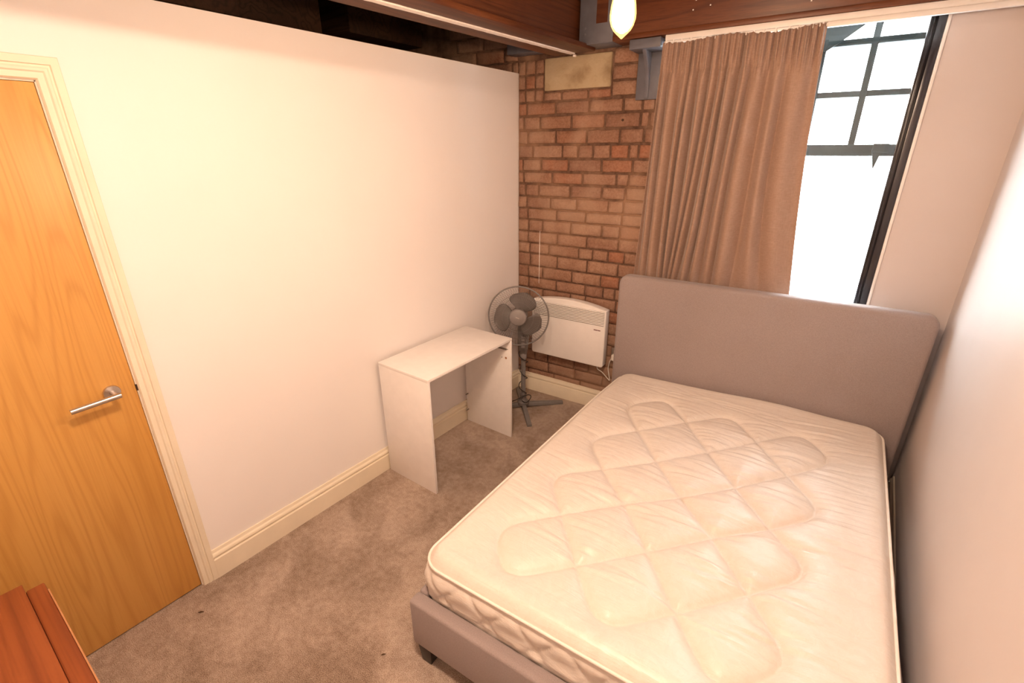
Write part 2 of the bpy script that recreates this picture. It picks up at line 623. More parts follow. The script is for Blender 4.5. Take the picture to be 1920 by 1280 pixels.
# --- door
def build_door():
    d = thing('door_1', None, None, (0, D0, 0))
    d['kind'] = 'structure'
    d['label'] = 'orange beech veneer door in a cream moulded frame'
    part(d, MB().box(-.046, -.003, D0 + .006, D1 - .004, .006, DH - .004), 'door_leaf', M['door'], bevel=.0015)
    lin = MB()
    lin.box(-.10, -.0005, D1 - .003, D1 + .006, 0, DH)
    lin.box(-.10, -.0005, D0 - .006, D0 + .004, 0, DH)
    lin.box(-.10, -.0005, D0, D1, DH - .003, DH + .006)
    lin.box(-.062, -.047, D1 - .016, D1 - .003, 0, DH)
    lin.box(-.062, -.047, D0 + .004, D0 + .016, 0, DH)
    part(d, lin, 'door_lining', M['gloss_cream'])
    prof = [(0, 0), (0, .007), (.004, .0125), (.019, .0125), (.0235, .0165), (.030, .0165), (.034, .0135), (.0385, .0135), (.041, .0185), (.060, .0185), (.062, .016), (.062, 0)]
    ar = MB()
    n = len(prof)
    vs_, fs_ = [], []
    yi1, yi0, zi = D1 + .001, D0 - .001, DH + .002
    for t, h in prof:
        vs_ += [(h, yi1 + t, 0), (h, yi1 + t, zi + t), (h, yi0 - t, zi + t), (h, yi0 - t, 0)]
    for i in range(n - 1):
        for k in range(3):
            fs_.append((i * 4 + k, (i + 1) * 4 + k, (i + 1) * 4 + k + 1, i * 4 + k + 1))
    ar.add(vs_, fs_)
    part(d, ar, 'architrave', M['gloss_cream'], smooth=True, angle=.3)
    # lever handle
    hy, hz = -2.487, .998
    rose = MB().lathe([(.026, 0), (.026, .006), (.0245, .009), (.010, .0095), (.0098, .010)], 28).xform(Matrix.Translation((-.003, hy, hz)) @ Matrix.Rotation(math.pi / 2, 4, 'Y'))
    h = part(d, rose, 'handle_rose', M['steel'], smooth=True, label='round brushed steel rose')
    lv = MB().tube([(.004, hy, hz), (.05, hy, hz)], .0085, 14)
    lv.tube([(.052, hy + .012, hz - .0), (.052, hy - .128, hz - .004)], .0095, 16)
    part(h, lv, 'lever', M['steel'], smooth=True, label='straight round steel lever')
    part(d, MB().box(-.02, .0005, D1 - .004, D1 + .002, .975, 1.0), 'strike_plate', M['dark_cavity'])


# --- window
def build_window():
    w = thing('window_1', None, None, (W1, .03, WZ0), A)
    w['kind'] = 'structure'
    w['label'] = 'tall window of small barred panes behind black inner glazing'
    # inner black sliding frame, right jamb of ridged section
    j = MB()
    j.box(2.098, 2.1275, -.004, .055, WZ0 + .002, 2.357)
    part(w, j, 'jamb', M['black_frame'], bevel=.002)
    j = MB()
    j.box(2.073, 2.080, .012, .055, WZ0 + .03, 2.357)
    part(w, j, 'jamb', M['black_frame'], bevel=.001)
    j = MB()
    j.box(2.085, 2.089, .004, .02, WZ0 + .03, 2.357)
    j.box(2.080, 2.098, .02, .05, WZ0 + .03, 2.357)
    part(w, j, 'glazing_channel', M['black_frame'], bevel=.001)
    part(w, MB().box(W0, 2.073, .012, .055, WZ0 + .002, WZ0 + .032), 'bottom_rail', M['black_frame'], bevel=.002)
    part(w, MB().box(W0, 2.073, .012, .055, 2.328, 2.358), 'top_rail', M['black_frame'], bevel=.002)
    part(w, MB().box(W0 + .002, W0 + .05, .0, .055, WZ0 + .002, 2.357), 'jamb', M['black_frame'], bevel=.002)
    part(w, MB().box(W0 + .05, 2.073, .032, .036, WZ0 + .032, 2.328), 'pane', M['glass'], label='clear inner sheet of glass')
    part(w, MB().box(2.128, 2.1405, -.010, .0005, .96, 2.326), 'edge_bead', M['white_trim'], bevel=.002, label='thin white bead beside the black jamb')
    part(w, MB().box(W0, W1, .05, .30, WZ0 - .012, WZ0 + .012), 'sill', M['white_trim'], bevel=.004)
    # outer barred window
    n0, n1 = .195, .235
    xs = [W0 + .03 + .005, 1.25, 1.465, 1.685, 1.897, 2.108]
    zs_ = [1.826, 2.047, 2.275]
    for x in xs:
        hw = .016 if x in (xs[0], xs[-1]) else .0145
        part(w, MB().box(x - hw, x + hw, n0, n1, 1.79, 2.36), 'glazing_bar', M['window_bar'], bevel=.003)
    for z in zs_[1:]:
        part(w, MB().box(xs[0], xs[-1], n0 + .003, n1 - .003, z - .0135, z + .0135), 'glazing_bar', M['window_bar'], bevel=.003)
    part(w, MB().box(W0, 2.128, n0 - .02, n1 + .01, 1.757, 1.812), 'transom', M['window_bar'], bevel=.004, label='deep grey transom bar')
    part(w, MB().box(W0, 2.128, n0 - .01, n1 + .01, WZ0, WZ0 + .05), 'bottom_rail', M['window_bar'], bevel=.004)
    for x in (W0 + .018, 2.115):
        part(w, MB().box(x - .018, x + .013, n0 - .01, n1 + .01, WZ0 + .05, 1.757), 'jamb', M['window_bar'], bevel=.003)
    g = MB().prism([(1.40, 2.36), (1.862, 2.36), (1.765, 2.288), (1.70, 2.245), (1.40, 2.245)], n0 - .008, n0 + .004, 'y')
    part(w, g, 'corner_gusset', M['window_bar'], label='dark sloping corner of the window head')
    for x0, x1 in zip(xs, xs[1:]):
        for z0, z1 in ((1.812, 2.0365), (2.0575, 2.2645), (2.2855, 2.36)):
            part(w, MB().box(x0 + .0115, x1 - .0115, .213, .217, z0, z1), 'pane', M['glass'])
    part(w, MB().box(W0 + .03, 2.10, .213, .217, WZ0 + .05, 1.757), 'pane', M['glass'])
    s = MB()
    s.box(1.99, 2.055, n0 - .055, n0 - .02, 1.775, 1.815)
    s.prism([(1.992, 1.775), (2.03, 1.775), (2.012, 1.69)], n0 - .05, n0 - .035, 'y')
    part(w, s, 'window_stay', M['window_bar'], bevel=.003, label='dark metal stay on the transom')
    # white strip under the beam, over the window
    tr = MB()
    tr.box(.985, 2.50, -.148, -.004, 2.312, 2.338)
    tr.box(1.70, 2.50, -.152, -.135, 2.290, 2.312)
    struct('trim_1', tr, M['white_trim'], A, bevel=.003, label='white painted strip below the timber beam')


# --- beams, shoe, corbel, joists
def build_beams():
    b = thing('timber_beam', 'varnished dark brown beam with a white stripe underneath, running towards the brick wall', 'beam', (.4235, .0, 2.32))
    b.rotation_euler = (0, 0, -.040)
    BASES[b.name] = (0, 0, 2.32)
    part(b, MB().box(-.145, .138, -3.38, -.012, 2.32, 2.345), 'bottom_plate', M['beam_y'], bevel=.005)
    part(b, MB().box(-.09, .075, -3.38, -.012, 2.345, ZC), 'web', M['beam_y'], bevel=.006)
    # ragged white stripe
    rng = random.Random(3)
    L, R_ = [], []
    y = -3.36
    while y < -.015:
        L.append((-.020 + rng.uniform(-.0025, .0025), y))
        R_.append((.014 + rng.uniform(-.0012, .0012), y))
        y += .035
    part(b, MB().prism(L + R_[::-1], 2.3145, 2.321, 'z'), 'white_stripe', M['white_strip'])
    part(b, MB().box(-.006, .012, -.03, -.012, 2.302, 2.3145), 'plaster_lump', M['white_strip'], bevel=.004)
    pp = []
    for k in range(18):
        a = 2 * math.pi * k / 18
        r = .02 + .007 * math.sin(3 * a + 1) + .004 * math.sin(5 * a)
        pp.append((-.54 + r * .9 * math.cos(a), 2.555 + r * 1.25 * math.sin(a)))
    part(b, MB().prism(pp, .0745, .0775, 'x'), 'paint_patch', M['iron'], label='ragged grey paint patch')

    c = thing('timber_beam', 'reddish brown varnished beam running above the curtain and window', 'beam', (1.55, -.07, 2.338), A)
    part(c, MB().box(.66, 2.50, -.15, .0, 2.338, ZC), 'web', M['beam_x'], bevel=.006)
    part(c, MB().box(.70, 2.50, -.158, -.15, 2.338, 2.362), 'lower_moulding', M['beam_x'], bevel=.003)
    for k, (s, z) in enumerate(((1.12, 2.47), (1.19, 2.44), (1.11, 2.43), (1.86, 2.385), (1.62, 2.40))):
        part(c, MB().box(s - .003, s + .003, -.1512, -.149, z - .003, z + .003), 'paint_speck', M['white_strip'], bevel=.001)

    sh = thing('iron_beam_shoe', 'grey painted iron shoe holding the beam ends beside the hanging bulb', 'bracket', (.58, -.07, 2.335), A)
    part(sh, MB().box(.50, .70, -.158, .0, 2.335, ZC), 'shoe', M['iron'], bevel=.004)
    part(sh, MB().box(.60, .665, -.1595, -.1575, 2.43, 2.62), 'bare_patch', M['beam_x'])
    for s, z in ((.535, 2.385), (.535, 2.415)):
        part(sh, MB().lathe([(.007, 0), (.007, .004), (.003, .006)], 10).xform(Matrix.Translation((s, -.157, z)) @ Matrix.Rotation(math.pi / 2, 4, 'X')), 'bolt', M['iron'])
    s2 = thing('iron_beam_shoe', 'grey iron shoe left of the striped beam, above the partition end', 'bracket', (.13, -.05, 2.33), A)
    part(s2, MB().box(-.02, .275, -.10, .0, 2.345, 2.50), 'shoe', M['iron'], bevel=.004)

    k = thing('iron_corbel', 'grey cast iron corbel with curved rib on the brick wall left of the curtain', 'bracket', (.86, -.06, 2.055), A)
    part(k, MB().box(.795, .965, -.152, -.0065, 2.288, 2.335), 'top_plate', M['iron'], bevel=.005)
    part(k, MB().box(.806, .935, -.024, -.0065, 2.055, 2.288), 'back_plate', M['iron'], bevel=.004)
    prof = [(-.02, 2.058), (-.028, 2.062)]
    for i in range(11):
        t = i / 10
        prof.append((-.030 - .085 * t ** 2.6 - .01 * t, 2.07 + .2185 * t))
    prof += [(-.02, 2.2885)]
    part(k, MB().prism(prof, .858, .882, 'x'), 'rib', M['iron'], bevel=.004, label='thin curved stiffening rib')

    # joists over the hall, seen over the partition's top edge
    for nm, lab, x0, x1, y0, y1, z0 in (('ceiling_joist', 'brown joist end nearest the door above the partition top', -.75, -.13, -2.55, -1.70, 2.285),
                                        ('ceiling_joist', 'darker joist deep above the middle of the partition top', -1.2, -.35, -1.66, -1.18, 2.32),
                                        ('ceiling_joist', 'dark joist above the partition near the brick wall', -1.2, -.5, -.9, -.35, 2.40)):
        j = thing(nm, lab, 'joist', (x0, y0, z0))
        part(j, MB().box(x0, x1, y0, y1, z0, ZC), 'timber', M['dark_timber'], bevel=.006)


# --- pendant bulb
def build_bulb(bx, by, bz, label):
    # bx, by, bz: tip of the bulb
    t = thing('pendant_bulb', label, 'light bulb', (bx, by, bz))
    prof = [(.0015, 0), (.006, .004), (.013, .010), (.0215, .018), (.0275, .028), (.0315, .041), (.032, .052), (.0300, .070), (.0265, .088), (.0215, .108), (.0165, .124), (.0135, .136)]
    part(t, MB().lathe(prof, 32, (bx, by, bz)), 'glass_envelope', M['bulb_glass'], smooth=True, angle=2)
    f = MB().lathe([(.004, .012), (.014, .018), (.0225, .028), (.0265, .042), (.0265, .056), (.0235, .080), (.0165, .104), (.009, .118)], 24, (bx, by, bz))
    part(t, f, 'filament', M['filament'], smooth=True, angle=2)
    part(t, MB().lathe([(.0135, .135), (.0145, .138), (.0145, .160), (.010, .166)], 20, (bx, by, bz)), 'screw_cap', M['brass'], smooth=True)
    part(t, MB().lathe([(.019, .150), (.021, .155), (.021, .205), (.012, .215)], 20, (bx, by, bz)), 'lamp_holder', M['brass'], smooth=True)
    part(t, MB().tube([(bx, by, bz + .21), (bx, by, ZC + .005)], .0035, 8), 'flex', M['black_cable'], smooth=True)
    part(t, MB().lathe([(.045, 0), (.05, -.01), (.05, -.022), (.02, -.03)][::-1], 24, (bx, by, ZC + .0)), 'ceiling_rose', M['brass'], smooth=True)


def build_ceiling_light(x, y):
    t = thing('ceiling_light', 'round opal ceiling light in a white rim between the beams', 'ceiling light', (x, y, ZC))
    part(t, MB().lathe([(.12, -.05), (.12, 0)], 36, (x, y, ZC)), 'base', M['white_enamel'], smooth=True)
    rim = MB()
    n = 40
    prof = [(.165, -.075), (.178, -.072), (.180, -.045), (.150, -.035), (.150, -.045), (.165, -.055)]
    vv = [(x + r * math.cos(2 * math.pi * j / n), y + r * math.sin(2 * math.pi * j / n), ZC + z) for r, z in prof for j in range(n)]
    k = len(prof)
    ff = [(i * n + j, i * n + (j + 1) % n, ((i + 1) % k) * n + (j + 1) % n, ((i + 1) % k) * n + j) for i in range(k) for j in range(n)]
    rim.add(vv, ff)
    part(t, rim, 'rim', M['white_enamel'], smooth=True)
    part(t, MB().lathe([(.004, -.080), (.06, -.078), (.12, -.072), (.163, -.064), (.163, -.060)], 40, (x, y, ZC)), 'diffuser', M['dish'], smooth=True, angle=1)


# --- curtain and track
def build_curtain():
    k = thing('curtain_track', 'white curtain track with gliders fixed below the brown beam', 'curtain track', (.98, -.13, 2.302), A)
    part(k, MB().box(.978, 1.715, -.140, -.118, 2.298, 2.3115), 'rail', M['white_trim'], bevel=.003)
    s = .99
    rng = random.Random(4)
    while s < 1.70:
        part(k, MB().box(s - .004, s + .004, -.146, -.138, 2.294, 2.316 + rng.uniform(-.003, .003)), 'glider', M['white_trim'], bevel=.0015)
        s += .048 + rng.uniform(-.012, .012)
    c = thing('curtain', 'brown lined curtain with gathered heading drawn across the window', 'curtain', (.98, -.12, .98), A)
    NU, NV = 360, 120
    zt, zb = 2.302, .985
    u = np.linspace(0, 1, NU)[None, :]
    v = np.linspace(0, 1, NV)[:, None]
    z = zt + (zb - zt) * v
    s = (.978 + .722 * u) * (1 - v) + (.900 + .885 * u) * v
    s = s - .016 * np.sin(np.pi * v) * (u > -1) * u        # right edge bows inwards a little
    n = -.158 + .100 * v ** .8
    # creases (u at top, middle, bottom) and how far the ridge to the right of each stands out
    CR = [(-.03, -.03, -.03, .020, .7), (.012, .012, .012, .030, .6), (.075, .065, .085, .034, .6), (.14, .145, .165, .034, .6), (.215, .205, .205, .036, .6), (.275, .262, .236, .036, .55), (.345, .320, .262, .036, .55),
          (.405, .372, .292, .036, .6), (.465, .430, .372, .034, .65), (.545, .495, .452, .036, .6), (.615, .565, .520, .036, .75), (.72, .685, .645, .026, 1.1), (.835, .80, .835, .020, 1.1), (.97, .97, .985, .010, 1.0), (1.1, 1.1, 1.1, 0, 1)]
    off = np.zeros((NV, NU))
    env = .35 + .65 * np.clip((v - .06) / .22, 0, 1) ** .8
    V = v + 0 * u
    U = u + 0 * v

    def cpos(k):
        a, m, b = CR[k][:3]
        q = a * (1 - v) * (1 - 2 * v) + 4 * m * v * (1 - v) + b * v * (2 * v - 1)
        return q + .004 * np.sin(6 * v + k * 2.1)
    for k in range(len(CR) - 1):
        c0, c1 = cpos(k), cpos(k + 1)
        x = np.clip((U - c0) / np.maximum(c1 - c0, 1e-4), 0, 1)
        ins = (U >= c0) & (U < c1)
        xs = x ** (1.25 if k % 2 else .82)
        rd = np.sin(np.pi * xs) ** (CR[k][4] + .35)
        wv = 1 + .22 * np.sin(2.6 * v + 1.7 * k)
        off -= np.where(ins, 1.75 * CR[k][3] * rd * wv, 0) * env
    off += .030 * env
    off *= 1 - .45 * np.clip((v - .82) / .15, 0, 1)
    # billows between folds
    off += .006 * np.sin(9 * u + 2.2 * v) * v
    # gathered heading
    head = np.exp(-(v / .105) ** 4)
    ph = 2 * np.pi * (23 * u + .35 * np.sin(7 * u))
    off += head * .0120 * np.sin(ph) + head * .005 * np.sin(ph * 2.3 + 1)
    # soft pulls below the heading tape
    off += .004 * np.sin(ph * .5 + 1.3) * np.exp(-((v - .16) / .09) ** 2)
    # tape stitch line
    off += .008 * np.exp(-((v - .100) / .007) ** 2)
    zz = z - .006 * np.sin(u * 11) * head + .004 * np.sin(ph) * head * (v < .03)
    nn = np.minimum(n + off, -.016)
    S = s + 0 * v
    verts = np.stack([S, nn, zz + 0 * u], -1).reshape(-1, 3)
    idx = np.arange(NU * NV).reshape(NV, NU)
    faces = np.stack([idx[:-1, :-1], idx[:-1, 1:], idx[1:, 1:], idx[1:, :-1]], -1).reshape(-1, 4)
    cut = 11
    lo = MB()
    lo.v = [tuple(map(float, q)) for q in verts]
    lo.f = [tuple(map(int, q)) for q in faces]
    o = part(c, lo, 'curtain_panel', M['curtain'], smooth=True, angle=3)
    md = o.modifiers.new('cloth', 'SOLIDIFY')
    md.thickness = .002
    md.offset = 0


# --- bed
BX0, BX1 = .876, 2.34
BN0 = -2.143
HN0, HN1 = -.190, -.108


def rrect(x0, x1, z0, z1, r, n=8, corners=(1, 1, 1, 1)):
    pts = []
    for (cx, cz, a0, on) in ((x1 - r, z0 + r, -90, corners[0]), (x1 - r, z1 - r, 0, corners[1]), (x0 + r, z1 - r, 90, corners[2]), (x0 + r, z0 + r, 180, corners[3])):
        if on:
            for i in range(n + 1):
                a = math.radians(a0 + 90 * i / n)
                pts.append((cx + r * math.cos(a), cz + r * math.sin(a)))
        else:
            pts.append((cx + (r if cx > (x0 + x1) / 2 else -r), cz + (r if cz > (z0 + z1) / 2 else -r)))
    return pts


def build_bed():
    b = thing('bed_frame', 'low double bed frame upholstered in grey-brown wool cloth with a tall headboard', 'bed', (1.6, -1.1, 0), A)
    hb = MB().prism(rrect(.858, 2.408, .085, 1.074, .055, 8, (0, 1, 1, 0)), HN0, HN1, 'y')
    part(b, hb, 'headboard', M['upholstery'], bevel=.022, seg=4, angle=1.3)
    z0, z1 = .088, .300
    part(b, MB().box(BX0, BX1, BN0, BN0 + .055, z0, z1), 'foot_rail', M['upholstery'], bevel=.012, seg=3, angle=1.3)
    part(b, MB().box(BX0, BX0 + .040, BN0 + .055, HN0, z0, z1), 'side_rail', M['upholstery'], bevel=.012, seg=3, angle=1.3)
    part(b, MB().box(BX1 - .040, BX1, BN0 + .055, HN0, z0, z1), 'side_rail', M['upholstery'], bevel=.012, seg=3, angle=1.3)
    part(b, MB().box(BX0 + .04, BX1 - .04, BN0 + .055, HN0, .20, .238), 'slat_base', M['black_foot'])
    for lx in (BX0 + .022, BX1 - .085):
        for ly in (BN0 + .004, HN0 - .10):
            lg = MB()
            a, c = .062, .052
            lg.add([(lx, ly, z0 + .004), (lx + a, ly, z0 + .004), (lx + a, ly + a, z0 + .004), (lx, ly + a, z0 + .004),
                    (lx + .008, ly + .008, 0), (lx + c, ly + .008, 0), (lx + c, ly + c, 0), (lx + .008, ly + c, 0)],
                   [(0, 1, 2, 3), (7, 6, 5, 4), (0, 4, 5, 1), (1, 5, 6, 2), (2, 6, 7, 3), (3, 7, 4, 0)])
            part(b, lg, 'leg', M['black_foot'], bevel=.003)


def quilt_segments():
    ci = [1.092, 1.262, 1.436, 1.610, 1.780, 1.948, 2.112]
    rj = [-.420, -.622, -.842, -1.050, -1.242, -1.408, -1.602, -1.800, -1.992]
    P = lambda i, j: np.array([ci[i], rj[j]])
    segs = []
    ends = {}
    for i in range(7):
        for j in range(9):
            if (i + j) % 2 == 0:
                continue
            for di in (-1, 1):
                i2, j2 = i + di, j + 1
                if 0 <= i2 < 7 and j2 < 9:
                    ends.setdefault((i, j), []).append((i2, j2))
                    ends.setdefault((i2, j2), []).append((i, j))
    bd = lambda q: q[0] in (0, 6) or q[1] in (0, 8)
    cutf = .42
    done = set()
    for q, nb in ends.items():
        for o in nb:
            key = tuple(sorted((q, o)))
            if key in done:
                continue
            done.add(key)
            a, b = P(*q), P(*o)
            a2 = a + (b - a) * cutf if bd(q) else a
            b2 = b + (a - b) * cutf if bd(o) else b
            segs.append((a2, b2))
    for q, nb in ends.items():
        if bd(q) and len(nb) == 2:
            c = P(*q)
            a = c + (P(*nb[0]) - c) * cutf
            b = c + (P(*nb[1]) - c) * cutf
            prev = a
            for k in range(1, 9):
                t = k / 8
                w = 2 * t * (1 - t) * 1.0
                p = (1 - t) ** 2 * a + w * c + t * t * b
                segs.append((prev, p))
                prev = p
    return segs


def build_mattress():
    t = thing('mattress', 'bare cream double mattress quilted in diamonds, lying on the grey bed frame', 'mattress', (1.6, -1.1, .24), A)
    X0, X1, Y0, Y1 = .918, 2.298, -2.080, -.196
    ZTOP, ZBOT = .462, .240
    NX, NY = 200, 270
    R = .085
    gx = np.linspace(0, 1, NX)
    gy = np.linspace(0, 1, NY)
    # denser near the borders
    ease = lambda q: q - .055 * np.sin(2 * np.pi * q) / (2 * np.pi) * 6 * .9
    gx, gy = ease(gx), ease(gy)
    gx = (gx - gx[0]) / (gx[-1] - gx[0])
    gy = (gy - gy[0]) / (gy[-1] - gy[0])
    X, Y = np.meshgrid(X0 + (X1 - X0) * gx, Y0 + (Y1 - Y0) * gy)
    # round the plan corners
    cx = np.clip(X, X0 + R, X1 - R)
    cy = np.clip(Y, Y0 + R, Y1 - R)
    dx, dy = (X - cx) / R, (Y - cy) / R
    m = np.maximum(abs(dx), abs(dy))
    h = np.hypot(dx, dy)
    k = np.where((abs(dx) > 0) & (abs(dy) > 0), m / np.maximum(h, 1e-9), 1.0)
    X = cx + dx * R * k
    Y = cy + dy * R * k
    # distance to the rounded border
    ix, iy = np.minimum(X - X0, X1 - X), np.minimum(Y - Y0, Y1 - Y)
    ax, ay = np.maximum(R - ix, 0), np.maximum(R - iy, 0)
    db = np.where((ax > 0) & (ay > 0), R - np.hypot(ax, ay), np.minimum(ix, iy))
    db = np.maximum(db, 0)
    shear = lambda yy: .030 * (yy + 1.1)
    # quilting grooves
    PX, PY = X, Y
    dmin = np.full(X.shape, 9.0)
    shq = .040
    for a, b in quilt_segments():
        qx = PX - shq * (PY + .62) + .0
        ab = b - a
        L2 = ab @ ab
        tt = np.clip(((qx - a[0]) * ab[0] + (PY - a[1]) * ab[1]) / L2, 0, 1)
        dmin = np.minimum(dmin, np.hypot(qx - a[0] - tt * ab[0], PY - a[1] - tt * ab[1]))
    Z = np.full(X.shape, ZTOP)
    Z += .024 * (1 - np.exp(-(dmin / .038) ** 1.05)) - .019
    Z -= .008 * np.exp(-(dmin / .009) ** 2)
    # border roll and low crown
    Z -= .030 * np.clip(1 - db / .040, 0, 1) ** 2.2
    Z += .006 * np.exp(-((db - .05) / .04) ** 2)
    Z -= .006 * np.clip(db / .3, 0, 1) * np.exp(-((X - 1.62) / .5) ** 2)
    # the head end sags at the left and is pushed up near the right corner
    q = np.clip((Y - (Y1 - .5)) / .5, 0, 1)
    pfrac = (X - X0) / (X1 - X0)
    Z -= .024 * q ** 1.5 * np.clip(1 - pfrac * 1.5, 0, 1)
    Z += .012 * q ** 3 * np.exp(-((pfrac - .62) / .16) ** 2)
    # drag creases across the width
    def creases(seed, n, amp):
        r = np.random.RandomState(seed)
        out = np.zeros(X.shape)
        for _ in range(n):
            y0 = r.uniform(Y0 + .25, Y1 - .12)
            x0 = r.uniform(1.15, 2.2)
            ln = r.uniform(.10, .32)
            sl = r.uniform(-.30, .06)
            w = r.uniform(.004, .009)
            yy = Y - y0 - sl * (X - x0) - .02 * np.sin((X - x0) * 9)
            out += r.uniform(.4, 1) * np.exp(-(yy / w) ** 2) * np.exp(-((X - x0) / ln) ** 4)
        return amp * out
    Z -= creases(3, 120, .0048) * np.clip(dmin / .02, 0, 1) * np.clip(db / .05, 0, 1)
    Z += creases(8, 60, .0042) * np.clip(dmin / .02, 0, 1) * np.clip(db / .05, 0, 1)
    # pulls fanning towards the foot border
    fan = np.clip(1 - (Y - Y0) / .30, 0, 1) * np.clip(db / .06, 0, 1)
    Z += .0022 * fan * np.sin(X * 95 + 2.2 * np.sin(Y * 14)) * (.5 + .5 * np.sin(X * 17))
    Xw = X + shear(Y)
    Yw = Y.copy()
    mb = MB()
    verts = np.stack([Xw, Yw, Z], -1).reshape(-1, 3)
    idx = np.arange(NX * NY).reshape(NY, NX)
    mb.v = [tuple(map(float, p)) for p in verts]
    mb.f = [tuple(map(int, p)) for p in np.stack([idx[:-1, :-1], idx[:-1, 1:], idx[1:, 1:], idx[1:, :-1]], -1).reshape(-1, 4)]
    loop = list(idx[0, :]) + list(idx[1:, -1]) + list(idx[-1, -2::-1]) + list(idx[-2:0:-1, 0])
    L = len(loop)
    top = np.array([mb.v[i] for i in loop])
    ctr = top.mean(0)
    nrm = np.roll(top, -1, 0) - np.roll(top, 1, 0)
    nrm = np.stack([nrm[:, 1], -nrm[:, 0]], -1)
    nrm /= np.linalg.norm(nrm, axis=1)[:, None] + 1e-9
    arc = np.cumsum(np.hypot(*(top - np.roll(top, 1, 0))[:, :2].T))
    rows = 22
    prev = loop
    for r in range(1, rows + 1):
        f = r / rows
        zz = top[:, 2] * (1 - f) + ZBOT * f
        bulge = .017 * math.sin(math.pi * min(1, f * 1.0)) - .004 * math.exp(-((f - .08) / .05) ** 2)
        # diagonal quilting on the border
        ph1 = arc * 17 + f * 3.4
        ph2 = arc * 17 - f * 3.4
        g = np.minimum(np.abs(np.sin(ph1)), np.abs(np.sin(ph2)))
        q_ = .012 * (1 - np.exp(-(g / .22) ** 1.3)) * math.sin(math.pi * f) ** .5
        wr = .005 * np.sin(arc * 6 + 3 * f) * math.sin(math.pi * f) + .009 * np.sin(f * 8.5 + 1.2 * np.sin(arc * 2.3)) * math.sin(math.pi * f)
        dd = bulge + q_ + wr - .008
        if r == rows:
            dd = dd * 0 - .012
        px = top[:, 0] + nrm[:, 0] * dd
        py = top[:, 1] + nrm[:, 1] * dd
        py = np.minimum(py, HN0 - .001)
        low = zz < .312
        px = np.where(low, np.clip(px, BX0 + .042, BX1 - .042), px)
        py = np.where(low, np.maximum(py, BN0 + .057), py)
        cur = []
        for a in range(L):
            cur.append(len(mb.v))
            mb.v.append((float(px[a]), float(py[a]), float(zz[a])))
        for a in range(L):
            b2 = (a + 1) % L
            mb.f.append((prev[a], cur[a], cur[b2], prev[b2]))
        prev = cur
    mb.f.append(tuple(prev))
    part(t, mb, 'quilted_cover', M['ticking'], smooth=True, angle=1.4)
    step = 4
    ring = [(top[i, 0] + nrm[i, 0] * .003, top[i, 1] + nrm[i, 1] * .003, top[i, 2] + .001) for i in range(0, L, step)]
    part(t, MB().tube(ring, .0055, 8, True), 'piping', M['piping'], smooth=True, angle=2, label='white piped edge around the top')
    ring = [(top[i, 0] - nrm[i, 0] * .006, top[i, 1] - nrm[i, 1] * .006, ZBOT + .012) for i in range(0, L, step)]
    part(t, MB().tube(ring, .0055, 8, True), 'piping', M['piping'], smooth=True, angle=2, label='white piped edge around the bottom')


# --- desk
def build_desk():
    x0, x1, y0, y1, h, th = .031, .4165, -1.368, -.645, .712, .016
    t = thing('desk', 'small plain white melamine desk against the white partition', 'desk', (.22, -1.0, 0))
    part(t, MB().box(x0, x1, y0, y1, h - th, h), 'top_panel', M['white_board'], bevel=.001)
    part(t, MB().box(x0, x1 - .001, y0 + .0005, y0 + th, 0, h - th), 'side_panel', M['white_board'], bevel=.001)
    r = part(t, MB().box(x0, x1 - .001, y1 - th, y1 - .0005, 0, h - th), 'side_panel', M['white_board'], bevel=.001)
    yy = y1 - th
    part(r, MB().box(.300, .390, yy - .010, yy, .632, .640), 'drawer_runner', M['screw'], bevel=.001, label='dark metal drawer runner')

    def disc(x, z, rad, mat, name):
        part(r, MB().lathe([(rad, 0), (rad, .0012), (rad * .8, .0016)], 14).xform(Matrix.Translation((x, yy + .0004, z)) @ Matrix.Rotation(math.pi / 2, 4, 'X')), name, mat)
    disc(.380, .574, .0075, M['cherry_edge'], 'cam_hole')
    disc(.348, .572, .003, M['dark_cavity'], 'pin_hole')
    disc(.394, .636, .003, M['screw'], 'pin_hole')
    for z in (.218, .093):
        part(r, MB().tube([(.045, yy + .001, z), (.045, yy - .022, z)], .004, 8), 'dowel', M['screw'])


